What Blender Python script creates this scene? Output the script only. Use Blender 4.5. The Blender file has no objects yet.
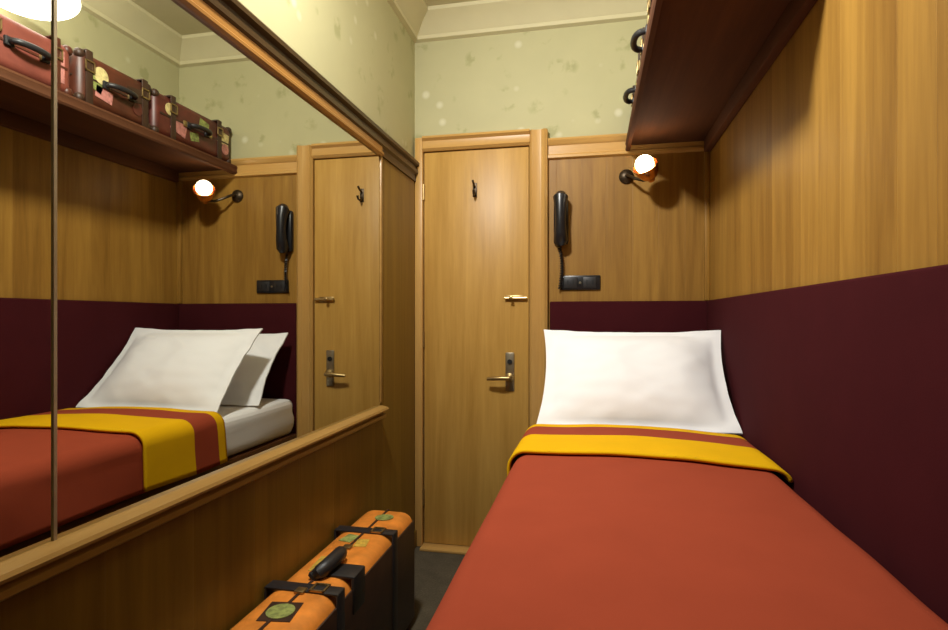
import bpy, bmesh, math, random
from mathutils import Vector, Matrix, noise
C = bpy.context.scene.collection
PI = math.pi
R = math.radians
random.seed(4)

# ------------------------------------------------------------------ scene
sc = bpy.context.scene
sc.view_settings.view_transform = 'Standard'
sc.view_settings.look = 'None'
sc.view_settings.gamma = 1.0
sc.view_settings.use_curve_mapping = False
sc.view_settings.exposure = 0.0

EYE = 1.16
cam_d = bpy.data.cameras.new('camera')
cam_d.sensor_width = 36.0
cam_d.lens = 564.0 / 948.0 * 36.0
cam_d.shift_y = 3.0 / 948.0
cam_d.clip_start = 0.02
cam = bpy.data.objects.new('camera', cam_d)
C.objects.link(cam)
cam.location = (0, 0, EYE)
cam.rotation_euler = (R(90), 0, R(11.9))
sc.camera = cam

# ------------------------------------------------------------------ materials
def nt(name):
    m = bpy.data.materials.new(name)
    m.use_nodes = True
    n = m.node_tree.nodes
    return m, n, m.node_tree.links, n['Principled BSDF']

def node(n, t, **kw):
    x = n.new(t)
    for k, v in kw.items():
        setattr(x, k, v)
    return x

def mathn(n, l, op, a, b=None):
    x = node(n, 'ShaderNodeMath', operation=op)
    for i, v in enumerate((a, b)):
        if v is None: continue
        if isinstance(v, (int, float)): x.inputs[i].default_value = v
        else: l.new(v, x.inputs[i])
    return x.outputs[0]

def rgb(c): return (c[0], c[1], c[2], 1)

def mix(n, l, fac, a, b, mode='MIX'):
    x = node(n, 'ShaderNodeMix', data_type='RGBA', blend_type=mode)
    for s, v in ((x.inputs[0], fac), (x.inputs[6], a), (x.inputs[7], b)):
        if isinstance(v, (int, float)): s.default_value = v
        elif isinstance(v, tuple): s.default_value = rgb(v)
        else: l.new(v, s)
    return x.outputs[2]

def ramp(n, l, fac, stops):
    x = node(n, 'ShaderNodeValToRGB')
    e = x.color_ramp.elements
    while len(e) < len(stops): e.new(0.5)
    for i, (p, c) in enumerate(stops):
        e[i].position = p
        e[i].color = rgb(c) if len(c) == 3 else c
    l.new(fac, x.inputs[0])
    return x.outputs[0]

def coords(n, l, scale=(1, 1, 1), kind='Object'):
    t = node(n, 'ShaderNodeTexCoord')
    mp = node(n, 'ShaderNodeMapping')
    l.new(t.outputs[kind], mp.inputs['Vector'])
    mp.inputs['Scale'].default_value = scale
    return t.outputs[kind], mp.outputs[0]

def noise_n(n, l, vec, scale, detail=4, rough=0.55, dist=0.0):
    x = node(n, 'ShaderNodeTexNoise')
    l.new(vec, x.inputs['Vector'])
    x.inputs['Scale'].default_value = scale
    x.inputs['Detail'].default_value = detail
    x.inputs['Roughness'].default_value = rough
    x.inputs['Distortion'].default_value = dist
    return x.outputs[0]

def bump(n, l, h, strength, dist, bsdf):
    b = node(n, 'ShaderNodeBump')
    b.inputs['Strength'].default_value = strength
    b.inputs['Distance'].default_value = dist
    l.new(h, b.inputs['Height'])
    l.new(b.outputs[0], bsdf.inputs['Normal'])

def wood(name, light, dark, rough=0.38, plank=0.0, grain='z', fine=1.0):
    """varnished wood: stretched grain, board-to-board tone, soft board joints"""
    m, n, l, b = nt(name)
    s = {'z': (9, 9, 0.55), 'y': (9, 0.55, 9), 'x': (0.55, 9, 9)}[grain]
    raw, vec = coords(n, l, s)
    g1 = noise_n(n, l, vec, 1.6 * fine, 5, 0.6, 0.6)
    g2 = noise_n(n, l, vec, 9.0 * fine, 3, 0.6, 0.2)
    g = mathn(n, l, 'ADD', mathn(n, l, 'MULTIPLY', g1, 0.75), mathn(n, l, 'MULTIPLY', g2, 0.25))
    if plank:
        sx = node(n, 'ShaderNodeSeparateXYZ'); l.new(raw, sx.inputs[0])
        across = mathn(n, l, 'DIVIDE', mathn(n, l, 'ADD', sx.outputs[0], sx.outputs[1]), plank)
        wn = node(n, 'ShaderNodeTexWhiteNoise', noise_dimensions='1D')
        l.new(mathn(n, l, 'FLOOR', across), wn.inputs['W'])
        g = mathn(n, l, 'ADD', g, mathn(n, l, 'MULTIPLY', mathn(n, l, 'SUBTRACT', wn.outputs[0], 0.5), 0.16))
    col = ramp(n, l, g, [(0.28, dark), (0.5, tuple((a + c) / 2 for a, c in zip(light, dark))), (0.72, light)])
    l.new(col, b.inputs['Base Color'])
    b.inputs['Roughness'].default_value = rough
    b.inputs['Specular IOR Level'].default_value = 0.35
    h = g2
    if plank:
        fr = mathn(n, l, 'FRACT', across)
        e = mathn(n, l, 'MINIMUM', fr, mathn(n, l, 'SUBTRACT', 1.0, fr))
        gr = mathn(n, l, 'MINIMUM', mathn(n, l, 'DIVIDE', e, 0.02), 1.0)
        h = mathn(n, l, 'ADD', mathn(n, l, 'MULTIPLY', g2, 0.2), gr)
    bump(n, l, h, 0.25, 0.002, b)
    return m

def plain(name, col, rough=0.5, metal=0.0, var=0.08, scale=30, bmp=0.0, sheen=0.0, spec=0.5):
    m, n, l, b = nt(name)
    raw, vec = coords(n, l)
    f = noise_n(n, l, vec, scale, 4)
    lo = tuple(max(0, c * (1 - var)) for c in col); hi = tuple(min(1, c * (1 + var)) for c in col)
    l.new(ramp(n, l, f, [(0.3, lo), (0.7, hi)]), b.inputs['Base Color'])
    b.inputs['Roughness'].default_value = rough
    b.inputs['Metallic'].default_value = metal
    b.inputs['Specular IOR Level'].default_value = spec
    if sheen:
        b.inputs['Sheen Weight'].default_value = sheen
        b.inputs['Sheen Roughness'].default_value = 0.4
    if bmp: bump(n, l, f, bmp, 0.002, b)
    return m

def cloth(name, col, var=0.1, thread=700, sheen=0.15, bstr=0.25):
    m, n, l, b = nt(name)
    raw, vec = coords(n, l)
    big = noise_n(n, l, vec, 9, 4)
    fine = noise_n(n, l, vec, thread, 2)
    f = mathn(n, l, 'ADD', mathn(n, l, 'MULTIPLY', big, 0.5), mathn(n, l, 'MULTIPLY', fine, 0.5))
    lo = tuple(c * (1 - var) for c in col); hi = tuple(min(1, c * (1 + var)) for c in col)
    l.new(ramp(n, l, f, [(0.3, lo), (0.7, hi)]), b.inputs['Base Color'])
    b.inputs['Roughness'].default_value = 0.9
    b.inputs['Specular IOR Level'].default_value = 0.05
    b.inputs['Sheen Weight'].default_value = sheen
    bump(n, l, fine, bstr, 0.001, b)
    return m

def wallpaper(name, base, leaf, pale):
    m, n, l, b = nt(name)
    raw, vec = coords(n, l)
    v = node(n, 'ShaderNodeTexVoronoi', feature='F1')
    wob = noise_n(n, l, vec, 18, 3)
    ad = node(n, 'ShaderNodeMix', data_type='VECTOR')
    sep = node(n, 'ShaderNodeVectorMath', operation='ADD')
    cm = node(n, 'ShaderNodeCombineXYZ')
    d = mathn(n, l, 'MULTIPLY', mathn(n, l, 'SUBTRACT', wob, 0.5), 0.05)
    for i in range(3): l.new(d, cm.inputs[i])
    l.new(vec, sep.inputs[0]); l.new(cm.outputs[0], sep.inputs[1])
    l.new(sep.outputs[0], v.inputs['Vector'])
    v.inputs['Scale'].default_value = 7
    spr = ramp(n, l, v.outputs['Distance'], [(0.20, (1, 1, 1)), (0.34, (0, 0, 0))])
    patch = ramp(n, l, noise_n(n, l, vec, 16, 3), [(0.50, (0, 0, 0)), (0.60, (1, 1, 1))])
    sprig = mix(n, l, 1.0, spr, patch, 'MULTIPLY')
    v2 = node(n, 'ShaderNodeTexVoronoi', feature='F1')
    l.new(vec, v2.inputs['Vector']); v2.inputs['Scale'].default_value = 8
    blossom = ramp(n, l, v2.outputs['Distance'], [(0.08, (1, 1, 1)), (0.2, (0, 0, 0))])
    big = noise_n(n, l, vec, 5, 3)
    c0 = mix(n, l, big, tuple(x * 0.92 for x in base), tuple(min(1, x * 1.06) for x in base))
    c1 = mix(n, l, sprig, c0, leaf)
    c2 = mix(n, l, blossom, c1, pale)
    l.new(c2, b.inputs['Base Color'])
    b.inputs['Roughness'].default_value = 0.6
    b.inputs['Specular IOR Level'].default_value = 0.25
    return m

def emit(name, col, strength):
    m, n, l, b = nt(name)
    b.inputs['Base Color'].default_value = rgb((0.8, 0.78, 0.72))
    b.inputs['Emission Color'].default_value = rgb(col)
    b.inputs['Emission Strength'].default_value = strength
    return m

M = {}
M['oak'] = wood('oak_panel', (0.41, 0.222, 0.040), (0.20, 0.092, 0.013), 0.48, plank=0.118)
M['oak_door'] = wood('oak_door', (0.60, 0.355, 0.088), (0.39, 0.205, 0.038), 0.4)
M['oak_left_shaded'] = wood('oak_left_panel_shaded', (0.25, 0.145, 0.020), (0.15, 0.080, 0.008), 0.42, plank=0.236)  # darker copy of the oak: the left wall's shade put into the colour
M['oak_trim'] = wood('oak_trim', (0.60, 0.36, 0.11), (0.46, 0.25, 0.07), 0.35)
M['oak_trim_h'] = wood('oak_trim_horizontal', (0.60, 0.36, 0.11), (0.46, 0.25, 0.07), 0.35, grain='x')
M['frame'] = wood('mirror_frame_wood', (0.42, 0.21, 0.05), (0.26, 0.115, 0.024), 0.33, grain='y')
M['ledge'] = wood('mirror_ledge_wood', (0.40, 0.235, 0.068), (0.26, 0.14, 0.034), 0.3, grain='y')
M['dark_rail'] = wood('dark_rail_wood', (0.065, 0.032, 0.010), (0.035, 0.017, 0.005), 0.35, grain='y')
M['mahogany'] = wood('mahogany_shelf', (0.12, 0.040, 0.011), (0.07, 0.022, 0.006), 0.85, grain='y')
M['bedwood'] = wood('bed_base_wood', (0.11, 0.036, 0.014), (0.06, 0.020, 0.008), 0.4, grain='y')
M['paper'] = wallpaper('sprigged_wallpaper', (0.47, 0.445, 0.25), (0.36, 0.35, 0.175), (0.60, 0.58, 0.40))
M['cream'] = plain('cream_plaster', (0.60, 0.55, 0.34), 0.6, var=0.03, scale=6)
M['ceiling'] = plain('ceiling_paint', (0.60, 0.55, 0.37), 0.7, var=0.03, scale=6)
M['carpet'] = cloth('dark_carpet', (0.085, 0.07, 0.045), 0.45, 120, 0.1)
M['maroon'] = cloth('maroon_velvet', (0.050, 0.0078, 0.0100), 0.12, 500, 0.0)
M['red'] = cloth('brick_red_wool', (0.33, 0.060, 0.028), 0.07, 900, 0.0)
M['yellow'] = cloth('mustard_wool', (0.78, 0.44, 0.006), 0.07, 900, 0.0)
M['white'] = cloth('white_cotton', (0.90, 0.90, 0.91), 0.02, 900, 0.0, 0.08)
M['brass'] = plain('aged_brass', (0.42, 0.30, 0.13), 0.35, 0.9)
M['steel'] = plain('dull_nickel', (0.36, 0.31, 0.22), 0.35, 0.9)
M['dark_metal'] = plain('dark_bronze', (0.06, 0.04, 0.022), 0.4, 0.7)
M['copper'] = plain('copper_shade', (0.72, 0.30, 0.09), 0.22, 1.0)
M['black'] = plain('black_plastic', (0.012, 0.012, 0.014), 0.3)
M['black2'] = plain('black_leather', (0.018, 0.017, 0.018), 0.45)
M['slot'] = plain('dark_slot', (0.004, 0.004, 0.004), 0.6)
M['orange'] = plain('orange_leather', (0.74, 0.25, 0.035), 0.42, var=0.25, scale=14, bmp=0.15)
M['case_brown'] = plain('dark_brown_leather', (0.045, 0.020, 0.010), 0.5, var=0.25, scale=18, bmp=0.15)
M['case_red'] = plain('oxblood_leather', (0.10, 0.02, 0.013), 0.42, var=0.35, scale=16, bmp=0.15)
M['case_umber'] = plain('umber_leather', (0.085, 0.022, 0.010), 0.45, var=0.35, scale=16, bmp=0.15)
M['case_pink'] = plain('faded_red_leather', (0.20, 0.05, 0.033), 0.5, var=0.2, scale=12, bmp=0.12)
M['st_green'] = plain('green_paper', (0.26, 0.30, 0.08), 0.6, var=0.5, scale=60)
M['st_cream'] = plain('cream_paper', (0.60, 0.50, 0.22), 0.6, var=0.4, scale=60)
M['st_pink'] = plain('pink_paper', (0.50, 0.20, 0.17), 0.6, var=0.4, scale=60)
M['st_yellow'] = plain('ochre_paper', (0.55, 0.36, 0.05), 0.6, var=0.4, scale=60)
M['seam'] = plain('ground_glass_edge', (0.42, 0.36, 0.25), 0.4, 0.6)
M['bulb'] = emit('lit_bulb', (1.0, 0.84, 0.58), 14.0)
M['dome'] = emit('lit_opal_glass', (1.0, 0.95, 0.86), 9.0)
mm, n_, l_, b_ = nt('silvered_glass')
raw_, vec_ = coords(n_, l_)
l_.new(ramp(n_, l_, noise_n(n_, l_, vec_, 1.5, 2), [(0.3, (0.64, 0.64, 0.58)), (0.7, (0.67, 0.67, 0.61))]), b_.inputs['Base Color'])
b_.inputs['Metallic'].default_value = 1.0
b_.inputs['Roughness'].default_value = 0.008
M['mirror'] = mm

# ------------------------------------------------------------------ mesh helpers (world-space; obj() moves them under their parent)
def new(): return bmesh.new()

def add_box(bm, x0, x1, y0, y1, z0, z1, bev=0.0, seg=2, mat=0):
    r = bmesh.ops.create_cube(bm, size=1.0)
    vs = r['verts']
    for v in vs:
        v.co = Vector((x0 + (v.co.x + .5) * (x1 - x0), y0 + (v.co.y + .5) * (y1 - y0), z0 + (v.co.z + .5) * (z1 - z0)))
    fs = set(f for v in vs for f in v.link_faces)
    for f in fs: f.material_index = mat
    if bev:
        es = list(set(e for v in vs for e in v.link_edges))
        bmesh.ops.bevel(bm, geom=es, offset=bev, segments=seg, affect='EDGES', profile=0.5, clamp_overlap=True)
    return bm

def add_tube(bm, pts, r, seg=10, mat=0):
    pts = [Vector(p) for p in pts]
    rad = r if isinstance(r, (list, tuple)) else [r] * len(pts)
    rings = []
    up = None
    for i, p in enumerate(pts):
        t = (pts[min(i + 1, len(pts) - 1)] - pts[max(i - 1, 0)]).normalized()
        if up is None:
            up = Vector((0, 0, 1)) if abs(t.z) < 0.9 else Vector((1, 0, 0))
        a = t.cross(up).normalized()
        bb = a.cross(t).normalized()
        up = bb
        rings.append([bm.verts.new(p + (a * math.cos(2 * PI * k / seg) + bb * math.sin(2 * PI * k / seg)) * rad[i]) for k in range(seg)])
    for i in range(len(rings) - 1):
        for k in range(seg):
            f = bm.faces.new((rings[i][k], rings[i][(k + 1) % seg], rings[i + 1][(k + 1) % seg], rings[i + 1][k]))
            f.material_index = mat
    bm.faces.new(list(reversed(rings[0]))); bm.faces.new(rings[-1])
    return bm

def add_lathe(bm, prof, origin=(0, 0, 0), axis=(0, 0, 1), seg=28):
    """prof: (radius, height) list"""
    q = Vector((0, 0, 1)).rotation_difference(Vector(axis).normalized())
    o = Vector(origin)
    rings = []
    for (r, h) in prof:
        if r < 1e-6:
            rings.append([bm.verts.new(o + q @ Vector((0, 0, h)))])
        else:
            rings.append([bm.verts.new(o + q @ Vector((r * math.cos(2 * PI * k / seg), r * math.sin(2 * PI * k / seg), h))) for k in range(seg)])
    for a, b in zip(rings, rings[1:]):
        for k in range(seg):
            k2 = (k + 1) % seg
            if len(a) == 1 and len(b) == 1: continue
            if len(a) == 1: bm.faces.new((a[0], b[k2], b[k]))
            elif len(b) == 1: bm.faces.new((a[k], a[k2], b[0]))
            else: bm.faces.new((a[k], a[k2], b[k2], b[k]))
    return bm

def add_profile(bm, prof, axis, a0, a1):
    """closed 2-D profile swept along an axis. axis 'y': prof = (x, z); axis 'x': prof = (y, z)"""
    def P(p, a): return Vector((p[0], a, p[1])) if axis == 'y' else Vector((a, p[0], p[1]))
    A = [bm.verts.new(P(p, a0)) for p in prof]; B = [bm.verts.new(P(p, a1)) for p in prof]
    k = len(prof)
    for i in range(k):
        bm.faces.new((A[i], A[(i + 1) % k], B[(i + 1) % k], B[i]))
    bm.faces.new(list(reversed(A))); bm.faces.new(B)
    return bm

def origin_of(o):
    p = Vector((0, 0, 0))
    while o: p += o.location; o = o.parent
    return p

def obj(name, bm, mats, parent=None, loc=None, smooth=True, local=False, label=None, angle=35):
    if not isinstance(mats, (list, tuple)): mats = [mats]
    bmesh.ops.recalc_face_normals(bm, faces=bm.faces[:])
    base = Vector(loc) if loc is not None else Vector((0, 0, 0))
    if not local:
        bmesh.ops.translate(bm, vec=-(origin_of(parent) + base), verts=bm.verts[:])
    me = bpy.data.meshes.new(name)
    bm.to_mesh(me); bm.free()
    for m in mats: me.materials.append(m)
    if smooth:
        me.set_sharp_from_angle(angle=R(angle))
        for p in me.polygons: p.use_smooth = True
    o = bpy.data.objects.new(name, me)
    C.objects.link(o)
    o.location = base
    if parent: o.parent = parent
    if label: o['label'] = label
    return o

def tag(o, label, cat, group=None):
    o['label'] = label; o['category'] = cat
    if group: o['group'] = group
    return o

def thing(name, label, cat, loc=(0, 0, 0), group=None):
    o = bpy.data.objects.new(name, None)
    o.empty_display_size = 0.05
    C.objects.link(o); o.location = loc
    return tag(o, label, cat, group)

def struct(name, bm, mats, parent=None, smooth=True, **k):
    o = obj(name, bm, mats, parent, smooth=smooth, **k)
    if not parent: o['kind'] = 'structure'
    return o

def box(*a, **k): return add_box(new(), *a, **k)

# ------------------------------------------------------------------ room (x right, y away from the viewer, z up)
XL, XR, YB, YF, H = -0.898, 0.535, 2.78, -0.85, 2.70
PT = 1.95              # top of the left panelling
struct('floor', box(XL - .1, XR + .1, YF - .1, YB + .1, -0.06, 0), M['carpet'])
struct('ceiling', box(XL - .1, XR + .1, YF - .1, YB + .1, H, H + .06), M['ceiling'])
struct('wall_left', box(XL - .10, XL, YF - .1, YB + .1, 0, H), M['paper'])
struct('wall_right', box(XR, XR + .10, YF - .1, YB + .1, 0, H), M['paper'])
struct('wall_back', box(XL, XR, YB, YB + .10, 0, H), M['paper'])
struct('wall_front', box(XL, XR, YF - .10, YF, 0, H), M['paper'])
# wood facing
struct('wall_left_panelling', box(XL, XL + .012, YF, YB, 0, 1.86), M['oak_left_shaded'])
struct('wall_right_panelling', box(XR - .010, XR, YF, YB, 0, 2.02), M['oak'])
struct('wall_back_panelling', box(-0.215, XR - .010, YB - .012, YB, 0, 1.99), M['oak'])

# crown mouldings
def crown(d):      # profile in (distance from wall, z)
    z = H
    return [(0, z), (.10, z), (.10, z - .018), (.085, z - .03), (.06, z - .05), (.038, z - .08), (.022, z - .10), (.022, z - .118), (.0, z - .125)]
struct('trim_1', add_profile(new(), [(YB - p, z) for p, z in crown(0)], 'x', XL, XR), M['cream'])
struct('trim_2', add_profile(new(), [(XL + p, z) for p, z in crown(0)], 'y', YF, YB), M['cream'])
struct('trim_3', add_profile(new(), [(XR - p, z) for p, z in crown(0)], 'y', YF, YB), M['cream'])
# dark picture rail along the left wall: two ridges
x = XL
struct('trim_4', add_profile(new(), [(x, 1.955), (x + .030, 1.955), (x + .038, 1.945), (x + .038, 1.932), (x + .024, 1.925), (x + .024, 1.914),
                                     (x + .032, 1.908), (x + .032, 1.892), (x + .02, 1.884), (x + .02, 1.852), (x, 1.852)], 'y', YF, YB), M['dark_rail'])
# capping rail of the back panelling
y = YB
struct('trim_5', add_profile(new(), [(y, 2.03), (y - .034, 2.03), (y - .040, 2.02), (y - .034, 2.005), (y - .022, 1.995), (y - .022, 1.955), (y - .03, 1.948), (y - .03, 1.936), (y - .012, 1.93), (y, 1.93)], 'x', -0.213, XR - .010), M['oak_trim_h'])
# corner strip and right cap
struct('trim_6', box(XR - .034, XR - .010, YB - .036, YB - .012, 1.24, 1.93, bev=.006), M['oak'])
# base boards
struct('baseboard_left', box(XL + .012, XL + .024, YF, YB, 0, .085, bev=.004), M['oak_left_shaded'])

# ------------------------------------------------------------------ door
DX0, DX1, DT = -0.845, -0.303, 2.005
fr = new()
add_profile(fr, [(DX1, YB), (DX1, YB - .03), (DX1 + .012, YB - .045), (DX1 + .03, YB - .038), (DX1 + .058, YB - .038), (DX1 + .075, YB - .05), (DX1 + .088, YB - .04), (DX1 + .088, YB)], 'y', 0, 1)
for v in fr.verts:      # profile was (x, y) swept 0..1: stand it up
    xx, zz, yy = v.co.x, v.co.y, v.co.z
    v.co = Vector((xx, yy, zz * 2.075))
struct('door_frame', fr, M['oak_trim'])
fl = box(XL + .012, DX0, YB - .04, YB, 0, 2.075, bev=.006)
struct('door_frame.001', fl, M['oak_trim'])
ft = new()
add_profile(ft, [(YB, DT), (YB - .03, DT), (YB - .042, DT + .012), (YB - .036, DT + .026), (YB - .036, DT + .05), (YB - .05, DT + .062), (YB - .042, DT + .075), (YB, DT + .075)], 'x', DX0, DX1 + .002)
struct('door_frame.002', ft, M['oak_trim_h'])
struct('trim_7', box(DX0, DX1, YB - .09, YB - .01, 0, .014, bev=.004), M['oak_trim_h'])

door = struct('door_1', box(DX0 + .004, DX1 - .004, YB - .020, YB, .016, DT - .005, bev=.003), M['oak_door'])
door['label'] = 'plain honey oak cabin door with lever handle in the back wall'
df = YB - .020
ph = obj('handle_plate', box(-.422, -.378, df - .008, df, .80, .99, bev=.004), M['steel'], door)
obj('keyhole', add_lathe(new(), [(0, 0), (.012, 0), (.012, .006), (0, .006)], (-.40, df - .008, .945), (0, -1, 0), 16), M['slot'], ph)
lv = new()
add_lathe(lv, [(0, 0), (.022, 0), (.022, .012), (.011, .016), (.011, .05), (0, .05)], (-.40, df - .008, .868), (0, -1, 0), 20)
add_tube(lv, [(-.395, df - .055, .868), (-.43, df - .06, .868), (-.47, df - .056, .865), (-.505, df - .05, .862)], [.010, .011, .010, .008], 12)
obj('lever_handle', lv, M['brass'], ph)
bt = new()
add_box(bt, -.42, -.335, df - .006, df, 1.243, 1.272, bev=.003)
add_tube(bt, [(-.425, df - .014, 1.258), (-.315, df - .014, 1.258)], .007, 10)
add_lathe(bt, [(0, 0), (.006, 0), (.006, .018), (.009, .022), (0, .026)], (-.39, df - .018, 1.258), (0, -1, 0), 12)
obj('door_bolt', bt, M['brass'], door)
hk = new()
add_box(hk, -.588, -.566, df - .004, df, 1.765, 1.835, bev=.002)
add_tube(hk, [(-.577, df - .004, 1.815), (-.577, df - .03, 1.822), (-.577, df - .05, 1.835)], [.006, .005, .006], 10)
add_tube(hk, [(-.577, df - .004, 1.785), (-.577, df - .025, 1.768), (-.575, df - .045, 1.772), (-.573, df - .05, 1.79)], [.006, .005, .005, .007], 10)
obj('coat_hook', hk, M['dark_metal'], door)
for z in (.25, 1.05, 1.8):
    obj('hinge', add_tube(new(), [(DX0 + .002, df - .006, z - .04), (DX0 + .002, df - .006, z + .04)], .007, 10), M['brass'], door)

# ------------------------------------------------------------------ mirror on the left wall
mir = thing('wall_mirror', 'wide wood framed mirror filling the left wall and reflecting the bed', 'mirror', (XL + .012, 1.0, .73))
gx0, gx1 = XL + .012, XL + .020
MB, MT, MY0, MY1, SEAM = 0.783, 1.852, -0.2, 2.245, 0.775
obj('mirror_glass', box(gx0, gx1, SEAM + .003, MY1, MB, MT), M['mirror'], mir, smooth=False)
obj('mirror_glass', box(gx0, gx1, MY0, SEAM - .003, MB, MT), M['mirror'], mir, smooth=False)
obj('joint_strip', box(gx0, gx1 + .003, SEAM - .003, SEAM + .003, MB, MT), M['seam'], mir)
x = gx0
obj('bottom_ledge', add_profile(new(), [(x, .738), (x + .026, .738), (x + .032, .743), (x + .032, .755), (x + .020, .760), (x + .020, .766), (x + .042, .771), (x + .044, .777),
                                        (x + .040, .784), (x + .020, .788), (x + .016, .790), (x, .790)], 'y', MY0 - .05, MY1 + .012), M['ledge'], mir)
obj('top_rail', add_profile(new(), [(x, 1.842), (x + .016, 1.842), (x + .022, 1.85), (x + .022, 1.858), (x + .014, 1.866), (x + .014, 1.885), (x, 1.885)], 'y', MY0 - .05, MY1 + .012), M['frame'], mir)
obj('side_stile', box(x, x + .014, MY1 - .001, MY1 + .016, .803, 1.845, bev=.004), M['ledge'], mir)

# ------------------------------------------------------------------ upholstered panels
def pad(name, bm, label):
    return tag(obj(name, bm, M['maroon']), label, 'headboard')
p = new(); add_box(p, -.205, XR - .0105, YB - .030, YB - .0122, 0, 1.24, bev=.008, seg=3)
pad('headboard', p, 'dark maroon upholstered headboard on the back wall behind the white pillows')
p = new(); add_box(p, XR - .026, XR - .0102, .30, YB - .031, 0, 1.24, bev=.007, seg=3)
pad('upholstered_panel', p, 'long dark maroon upholstered panel along the right wall beside the bed')

# ------------------------------------------------------------------ bed
BX0, BX1, BY0, BY1 = -.215, .505, .50, 2.745
bed = thing('bed', 'dark wood built-in single bed base under the mattress along the right wall', 'bed', (.145, 1.6, 0))
obj('bed_frame', box(BX0, BX1, BY0, BY1, .09, .545, bev=.006), M['bedwood'], bed)
obj('plinth', box(BX0 + .03, BX1, BY0 + .03, BY1, 0, .09), M['slot'], bed)
for k in range(2):
    ya = BY0 + .05 + k * 1.08
    d = obj('drawer', box(BX0 - .016, BX0, ya, ya + 1.03, .13, .49, bev=.005), M['bedwood'], bed)
    for kk in (.3, .73):
        obj('knob', add_lathe(new(), [(0, 0), (.007, 0), (.006, .012), (.014, .018), (.014, .024), (.008, .03), (0, .031)], (BX0 - .016, ya + kk, .31), (-1, 0, 0), 16), M['brass'], d)

def soften(bm, amp, sc_, seed, cond=None):
    for v in bm.verts:
        q = v.co * sc_ + Vector((seed, seed * 1.7, -seed))
        if cond is None or cond(v.co):
            v.co += Vector((noise.noise(q), noise.noise(q + Vector((9, 3, 1))), noise.noise(q + Vector((2, 8, 5))))) * amp

mt = new()
add_box(mt, BX0 + .004, BX1 - .004, BY0 + .01, BY1 - .005, 0.547, .733, bev=.04, seg=4)
bmesh.ops.subdivide_edges(mt, edges=mt.edges[:], cuts=5, use_grid_fill=True)
for v in mt.verts:
    if .56 < v.co.z < .735 and v.co.x < BX0 + .02:
        v.co.x += 0.006 * math.sin(v.co.y * 62 + 3 * math.sin(v.co.z * 20))
tag(obj('mattress', mt, M['white']), 'mattress in a white sheet, bare at the pillow end of the bed', 'mattress')

def blanket_mesh(y0, y1, ny, off, hang, xr, mats_of, seed, drop_r, wr=0.005, skew=0.0):
    """cross-section: hangs on the left, rounds over the edge, lies on top, tucks down on the right"""
    sec = []
    xl, zt, rr = BX0 - .018 - off, .753 + off, .055
    nside = 8
    for i in range(nside):
        z = hang + (zt - rr - hang) * i / nside
        sec.append((xl - .010 * (1 - i / nside), z))
    for i in range(9):
        a = PI - (PI / 2) * i / 8
        sec.append((xl + rr + rr * math.cos(a), zt - rr + rr * math.sin(a)))
    ntop = 22
    for i in range(1, ntop):
        f = i / ntop
        sec.append((xl + rr + (xr - .045 - xl - rr) * f, zt + .010 * math.sin(PI * f)))
    for i in range(7):
        a = PI / 2 - (PI / 2) * i / 6
        sec.append((xr - .045 + .045 * math.cos(a), zt - drop_r + drop_r * math.sin(a)))
    bm = new(); rows = []
    for j in range(ny + 1):
        y_ = y0 + (y1 - y0) * j / ny
        row = []
        for (sx, sz) in sec:
            q = Vector((sx * 2.6, y_ * 2.2, sz * 2.6 + seed))
            d = noise.noise(q) * wr + noise.noise(q * 3.1) * wr * .45
            side = sz < zt - rr
            edge = sx > xr - .02
            vx = sx + (d * 1.3 if side else 0)
            vz = sz + (0 if side else d)
            if side:
                lo = (zt - rr - sz)
                vx += -0.006 * math.sin(y_ * 9 + seed) * lo / .2
                vz += 0.006 * math.sin(y_ * 7 + seed * 2) * lo / .2
            row.append(bm.verts.new((vx, y_ - skew * (sx - xl) / (xr - xl) + .006 * noise.noise(Vector((sx * 6, seed, 1))), vz)))
        rows.append(row)
    for j in range(ny):
        for i in range(len(sec) - 1):
            f = bm.faces.new((rows[j][i], rows[j][i + 1], rows[j + 1][i + 1], rows[j + 1][i]))
            f.material_index = mats_of((j + .5) / ny)
    return bm
bl = obj('blanket', blanket_mesh(BY0 - .02, 2.0, 70, 0, .555, .488, lambda t: 0, 2, .05), M['red'])
tag(bl, 'brick red wool blanket with a mustard stripe spread over the bed', 'blanket')
def solid(o, t, offset=1):
    m = o.modifiers.new('thickness', 'SOLIDIFY'); m.thickness = t; m.offset = offset
solid(bl, .006, 0)
Y0f, Y1f = 1.66, 2.09
def fm(t):
    y_ = Y0f + t * (Y1f - Y0f)
    return 1 if y_ < 1.90 or y_ > 2.035 else 0
fo = obj('folded_top', blanket_mesh(Y0f, Y1f, 35, .013, .562, .502, fm, 2, .03, skew=.065), [M['red'], M['yellow']], bl, label='turned down end of the blanket with a broad mustard stripe')
solid(fo, .009, 0)

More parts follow.
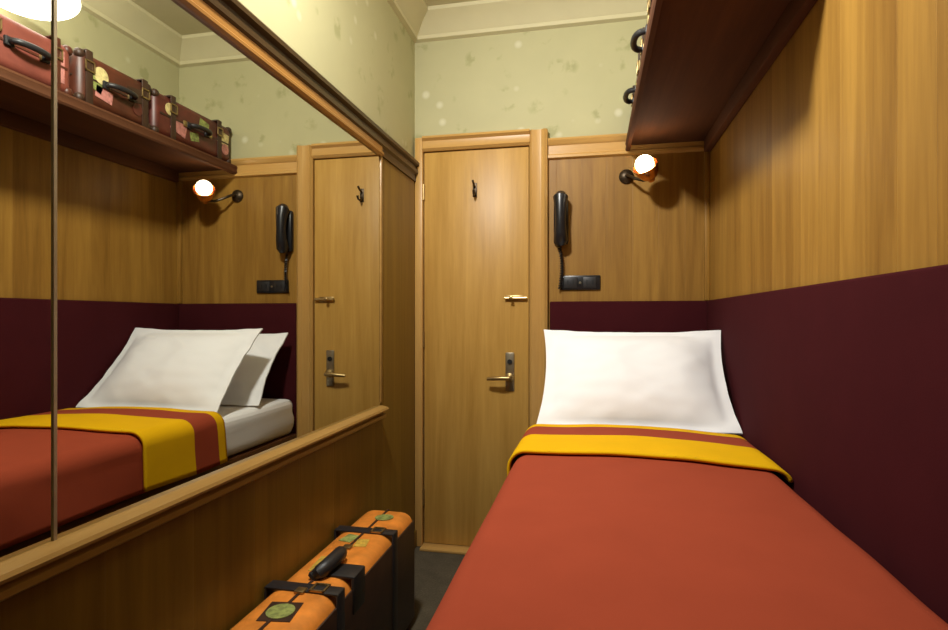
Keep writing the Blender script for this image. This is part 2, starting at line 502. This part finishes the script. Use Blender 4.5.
# ------------------------------------------------------------------ pillows
def pillow(label, mid, tilt, W, L, T, seed, yaw=0.0):
    """mid: centre of the pillow; tilt: angle of its height axis from horizontal"""
    N = 56
    bm = new()
    def P(u, v, s):
        au, av = abs(u), abs(v)
        w = W * u * (1 - .062 * (1 - v * v) + .0 * av)
        h = L * v * (1 - (.05 if v > 0 else 0) * (1 - u * u))
        flange = .90
        iu, iv = min(1, au / flange), min(1, av / flange)
        t = T * (max(0, (1 - iu ** 2.4)) ** .8) * (max(0, (1 - iv ** 2.4)) ** .85)
        q = Vector((u * 1.7 + seed, v * 1.7, s * .4))
        t *= 1 + .22 * noise.noise(q)
        wrk = .004 * noise.noise(Vector((u * 5 + seed, v * 5, 3))) + .005 * math.sin(7 * (au + av) + seed) * max(0, au + av - 1.1)
        if v < 0: t *= 1 + .18 * (-v)
        return Vector((w, h, s * (t + .003) + wrk))
    g = {}
    for s in (1, -1):
        for i in range(N + 1):
            for j in range(N + 1):
                u, v = -1 + 2 * i / N, -1 + 2 * j / N
                g[s, i, j] = bm.verts.new(P(u, v, s))
    for s in (1, -1):
        for i in range(N):
            for j in range(N):
                bm.faces.new((g[s, i, j], g[s, i + 1, j], g[s, i + 1, j + 1], g[s, i, j + 1]))
    rim = [(i, 0) for i in range(N)] + [(N, j) for j in range(N)] + [(i, N) for i in range(N, 0, -1)] + [(0, j) for j in range(N, 0, -1)]
    for k in range(len(rim)):
        a, b = rim[k], rim[(k + 1) % len(rim)]
        bm.faces.new((g[1, a[0], a[1]], g[1, b[0], b[1]], g[-1, b[0], b[1]], g[-1, a[0], a[1]]))
    o = obj('pillow', bm, M['white'], local=True, angle=60)
    o.location = mid
    o.rotation_euler = (R(tilt), 0, R(yaw))
    return tag(o, label, 'pillow')
pillow('white pillow at the front, propped up against another at the head of the bed', (.150, 2.272, .932), 46, .357, .243, .075, 1.0)
pillow('white pillow at the rear, mostly hidden behind the front pillow', (.142, 2.545, .912), 52, .345, .215, .055, 5.3)

# ------------------------------------------------------------------ luggage shelf
SX0, SX1, SY0, SZ = .15, XR - .010, 1.40, 1.975
sh = thing('luggage_shelf', 'dark mahogany luggage shelf high on the right wall above the bed', 'shelf', (XR - .010, 2.1, SZ))
obj('shelf_board', box(SX0 + .02, SX1, SY0, YB - .001, SZ, SZ + .022, bev=.002), M['mahogany'], sh)
obj('front_lip', add_profile(new(), [(SX0 + .02, SZ - .030), (SX0 + .004, SZ - .028), (SX0, SZ - .02), (SX0 + .004, SZ - .006), (SX0, SZ + .008), (SX0 + .004, SZ + .018), (SX0 + .02, SZ + .022)], 'y', SY0, YB - .001), M['mahogany'], sh)
obj('shade_batten', box(SX1 - .03, SX1, SY0 + .02, YB - .05, SZ - .06, SZ, bev=.004), M['mahogany'], sh)  # batten made deeper, a dark strip standing in for shade under the shelf

# ------------------------------------------------------------------ suitcases (local: length y, thickness x, height z, handle on top)
def suitcase(label, L, T, Hh, shell, side, loc, stickers, side_up=False, group=None, strap='black2', strap_at=.27, hmat='black2', edge='case_brown', hr=.011, sw=.016, hy=0.0, htilt=0, cap=None, bev=.035):
    r = thing('suitcase', label, 'suitcase', (0, 0, 0), group)
    obj('shell', box(-T / 2, T / 2, -L / 2, L / 2, 0, Hh, bev=bev, seg=6), M[shell], r, local=True)
    if side != shell:
        for s in (-1, 1):
            bx = box(s * T / 2 - .003, s * T / 2 + .003, -L / 2 + .03, L / 2 - .03, .03, Hh - .03, bev=.0028)
            obj('side_panel', bx, M[side], r, local=True)
    # closing seam round the middle
    sm = new()
    for z0, z1, ya, yb in ((Hh - .002, Hh + .003, -L / 2 + .03, L / 2 - .03), (-.0, .002, -L / 2 + .03, L / 2 - .03)):
        add_box(sm, -.004, .004, ya, yb, z0, z1)
    for s in (-1, 1):
        add_box(sm, -.004, .004, s * L / 2 - .003, s * L / 2 + .003, .03, Hh - .03)
    obj('seam', sm, M[edge], r, local=True)
    for s in (-1, 1):
        yc = s * L * strap_at
        b = new()
        for (x0, x1, z0, z1) in ((-T / 2 - .005, T / 2 + .005, Hh - .001, Hh + .005), (-T / 2 - .005, T / 2 + .005, 0, .003),
                                 (-T / 2 - .006, -T / 2 + .001, 0.001, Hh + .004), (T / 2 - .001, T / 2 + .006, 0.001, Hh + .004)):
            add_box(b, x0, x1, yc - sw, yc + sw, z0, z1, bev=.002)
        st = obj('strap', b, M[strap], r, local=True)
        bk = new()
        for (x0, x1, y0, y1) in ((-.022, -.016, -.022, .022), (.016, .022, -.022, .022), (-.022, .022, -.022, -.017), (-.022, .022, .017, .022)):
            add_box(bk, T * .22 + x0, T * .22 + x1, yc + y0, yc + y1, Hh + .004, Hh + .010, bev=.001)
        obj('buckle', bk, M['brass'], st, local=True)
        for q in (-1, 1):
            for zz in ((0, 1) if cap != 'none' else ()):
                c = box(q * (T / 2 - .016) - .019, q * (T / 2 - .016) + .019, s * (L / 2 - .016) - .019, s * (L / 2 - .016) + .019,
                        (Hh - .034 if zz else -.0), (Hh + .002 if zz else .036), bev=.017, seg=4)
                obj('corner_cap', c, M[edge], r, local=True)
        lt = box(-.014, .014, hy + s * L * .16 - .014, hy + s * L * .16 + .014, Hh, Hh + .009, bev=.003)
        obj('latch', lt, M['brass'], r, local=True)
    if htilt:      # black tongue over the closing edge, under the handle
        tb = new()
        add_box(tb, -.03, T / 2 + .006, hy - .05, hy + .03, Hh - .002, Hh + .007, bev=.003)
        add_box(tb, T / 2 - .002, T / 2 + .008, hy - .05, hy + .03, Hh - .10, Hh + .006, bev=.003)
        obj('closing_tab', tb, M['black2'], r, local=True)
    h = new()
    pts = []
    for i in range(13):
        a = PI * i / 12
        pts.append((0, -.065 * math.cos(a), Hh + .008 + .036 * math.sin(a) ** .6))
    add_tube(h, pts, [hr * .75] + [hr] * 11 + [hr * .75], 12)
    for s in (-1, 1): add_box(h, -.016, .016, s * .065 - .016, s * .065 + .016, Hh - .001, Hh + .012, bev=.004)
    bmesh.ops.rotate(h, cent=(0, 0, Hh + .008), matrix=Matrix.Rotation(R(htilt), 3, 'Y'), verts=h.verts[:])
    bmesh.ops.translate(h, vec=(0, hy, 0), verts=h.verts[:])
    obj('handle', h, M[hmat], r, local=True)
    for (sx, sy, a, b_, shape, mat, rot) in stickers:          # on the top face
        q = new()
        if shape == 'round':
            add_lathe(q, [(0, 0), (a, 0), (a, .0018), (0, .0018)], (0, 0, 0), (0, 0, 1), 28)
            bmesh.ops.scale(q, vec=(1, b_ / a, 1), verts=q.verts[:])
        else: add_box(q, -a, a, -b_, b_, 0, .0018)
        bmesh.ops.rotate(q, cent=(0, 0, 0), matrix=Matrix.Rotation(R(rot), 3, 'Z'), verts=q.verts[:])
        bmesh.ops.translate(q, vec=(sx, sy, Hh + (.0015 if shape == 'round' else 0)), verts=q.verts[:])
        obj('sticker', q, M[mat], r, local=True)
    r.location = loc
    if side_up: r.rotation_euler = (0, R(-90), 0)
    return r

suitcase('orange leather suitcase with black straps standing on the floor under the mirror', .92, .205, .425, 'orange', 'case_brown',
         (-.766, 1.615, 0),
         [(.002, -.335, .042, .046, 'rect', 'case_brown', 8), (.002, -.335, .035, .036, 'round', 'st_green', 8), (.016, .345, .034, .03, 'round', 'st_green', 20),
          (-.028, .14, .022, .03, 'rect', 'st_green', -12), (-.03, -.06, .018, .05, 'rect', 'st_yellow', 5), (.028, .11, .02, .03, 'rect', 'st_yellow', 10)], strap_at=.23, hr=.021, sw=.022, hy=-.085, htilt=50, cap='none', bev=.05)
tops = SZ + .025
G = 'suitcases on the shelf'
suitcase('dark red suitcase with paper travel stickers on the shelf, next to the back wall', .56, .20, .34, 'case_red', 'case_red', (SX0 + .03 + .34, 2.475, tops + .10),
         [(.02, .20, .032, .045, 'rect', 'st_cream', 8), (-.035, .215, .028, .028, 'round', 'st_pink', 0), (-.03, -.13, .03, .05, 'rect', 'st_pink', 14), (.035, -.19, .028, .028, 'round', 'st_cream', 0),
          (-.042, -.02, .02, .03, 'rect', 'st_green', -10), (.04, .05, .022, .034, 'rect', 'st_green', 12)], True, G, strap='case_brown', strap_at=.30)
suitcase('umber brown suitcase with floral stickers in the middle of the shelf', .37, .205, .34, 'case_umber', 'case_umber', (SX0 + .03 + .34, 1.995, tops + .1025),
         [(.03, -.085, .034, .034, 'round', 'st_cream', 0), (-.01, -.11, .026, .034, 'rect', 'st_green', 20), (-.04, -.07, .024, .04, 'rect', 'st_pink', 8), (.02, .09, .03, .04, 'rect', 'case_brown', -8),
          (-.038, .10, .026, .026, 'round', 'case_red', 0)], True, G, strap='case_brown', strap_at=.38)
suitcase('plain faded red suitcase at the open near end of the shelf', .37, .19, .34, 'case_pink', 'case_pink', (SX0 + .03 + .34, 1.605, tops + .095),
         [(.0, .128, .06, .016, 'rect', 'st_pink', 0)], True, G, strap='case_umber', strap_at=.30, edge='case_umber')

# ------------------------------------------------------------------ reading lamp on the back wall
wl = YB - .012
hd = Vector((.235, 2.60, 1.815))
lamp = thing('reading_lamp', 'small copper reading lamp glowing on the back wall under the shelf', 'wall lamp', (.14, wl, 1.80))
obj('wall_plate', add_lathe(new(), [(0, 0), (.034, 0), (.034, .008), (.026, .016), (.012, .022), (0, .022)], (.155, wl, 1.83), (0, -1, 0)), M['dark_metal'], lamp)
obj('arm', add_tube(new(), [(.155, wl - .02, 1.83), (.16, wl - .05, 1.825), (.19, wl - .085, 1.80), (.225, wl - .10, 1.785), (.255, wl - .125, 1.785)], .007, 10), M['dark_metal'], lamp)
ax = Vector((-.38, -.60, .62)).normalized()
o0 = hd - ax * .06
shade = obj('lamp_shade', add_lathe(new(), [(0, 0), (.014, 0), (.018, .012), (.034, .024), (.047, .048), (.054, .075), (.056, .085), (.053, .085), (.050, .075), (.043, .05), (.030, .029), (0, .022)], o0, ax), M['copper'], lamp)
bb = new()
bmesh.ops.create_uvsphere(bb, u_segments=24, v_segments=16, radius=.040)
bmesh.ops.translate(bb, vec=hd + ax * .032, verts=bb.verts[:])
obj('bulb', bb, M['bulb'], lamp)

# ------------------------------------------------------------------ wall telephone and sockets
wz = wl
tel = thing('wall_telephone', 'black wall telephone hanging beside the door frame above the sockets', 'telephone', (-.15, wz, 1.62))
obj('cradle', box(-.185, -.115, wz - .03, wz, 1.515, 1.735, bev=.012, seg=3), M['black'], tel)
hs = new()
add_tube(hs, [(-.15, wz - .048, 1.51), (-.15, wz - .056, 1.53), (-.15, wz - .070, 1.57), (-.15, wz - .074, 1.63), (-.15, wz - .070, 1.69), (-.15, wz - .056, 1.735), (-.15, wz - .046, 1.752)],
         [.022, .033, .028, .024, .028, .036, .024], 16)
obj('handset', hs, M['black'], tel)
pts = []
for i in range(90):
    t = i / 89
    pts.append((-.158 + .012 * math.sin(t * 3) + .007 * math.cos(i * 1.25), wz - .022 + .007 * math.sin(i * 1.25), 1.512 - t * .21))
obj('coiled_cord', add_tube(new(), pts, .0035, 6), M['black'], tel)
so = thing('wall_socket', 'black double power socket plate on the back wall above the headboard', 'socket', (-.06, wz, 1.33))
obj('plate', box(-.155, .035, wz - .012, wz, 1.295, 1.365, bev=.005), M['black'], so)
for cx in (-.105, -.015):
    f = obj('outlet', box(cx - .032, cx + .032, wz - .017, wz - .011, 1.303, 1.357, bev=.004), M['black2'], so)
    for d in (-.013, .013):
        obj('slot', box(cx + d - .003, cx + d + .003, wz - .0185, wz - .016, 1.32, 1.342), M['slot'], f)
obj('screw', add_lathe(new(), [(0, 0), (.006, 0), (.005, .003), (0, .003)], (-.06, wz - .012, 1.33), (0, -1, 0), 12), M['steel'], so)

# ------------------------------------------------------------------ ceiling light seen in the mirror
def ceiling_light(name, label, x, y, zb, r, mat):
    t = thing(name, label, 'ceiling light', (x, y, H))
    obj('canopy', add_lathe(new(), [(0, H), (.07, H), (.07, H - .012), (.05, H - .025), (.015, H - .03), (.012, zb + r * .5), (0, zb + r * .5)], (x, y, 0)), M['brass'], t)
    pr = [(r * math.sin(a), zb + r * .42 * (1 - math.cos(a))) for a in [PI / 2 * i / 10 for i in range(11)]]
    pr += [(r * .98, zb + r * .5), (r * .3, zb + r * .56), (0, zb + r * .56)]
    obj('glass_bowl', add_lathe(new(), pr, (x, y, 0), seg=36), mat, t)
    return t
ceiling_light('ceiling_light', 'round opal glass ceiling light above the shelf, seen in the mirror',   .335, 1.74, 2.325, .165, M['dome'])

# ------------------------------------------------------------------ lights
def area(name, loc, target, size, energy, col):
    d = bpy.data.lights.new(name, 'AREA'); d.energy = energy; d.color = col; d.shape = 'DISK'; d.size = size
    o = bpy.data.objects.new(name, d); C.objects.link(o); o.location = loc
    o.rotation_euler = (Vector(target) - Vector(loc)).to_track_quat('-Z', 'Y').to_euler()
    return o
area('room_lamp', (-.58, 1.15, 2.56), (.42, 2.0, 1.15), .18, 40, (1.0, .975, .92))
w = bpy.data.worlds.new('world'); sc.world = w; w.use_nodes = True
w.node_tree.nodes['Background'].inputs[0].default_value = (.05, .045, .035, 1)
w.node_tree.nodes['Background'].inputs[1].default_value = 0.2
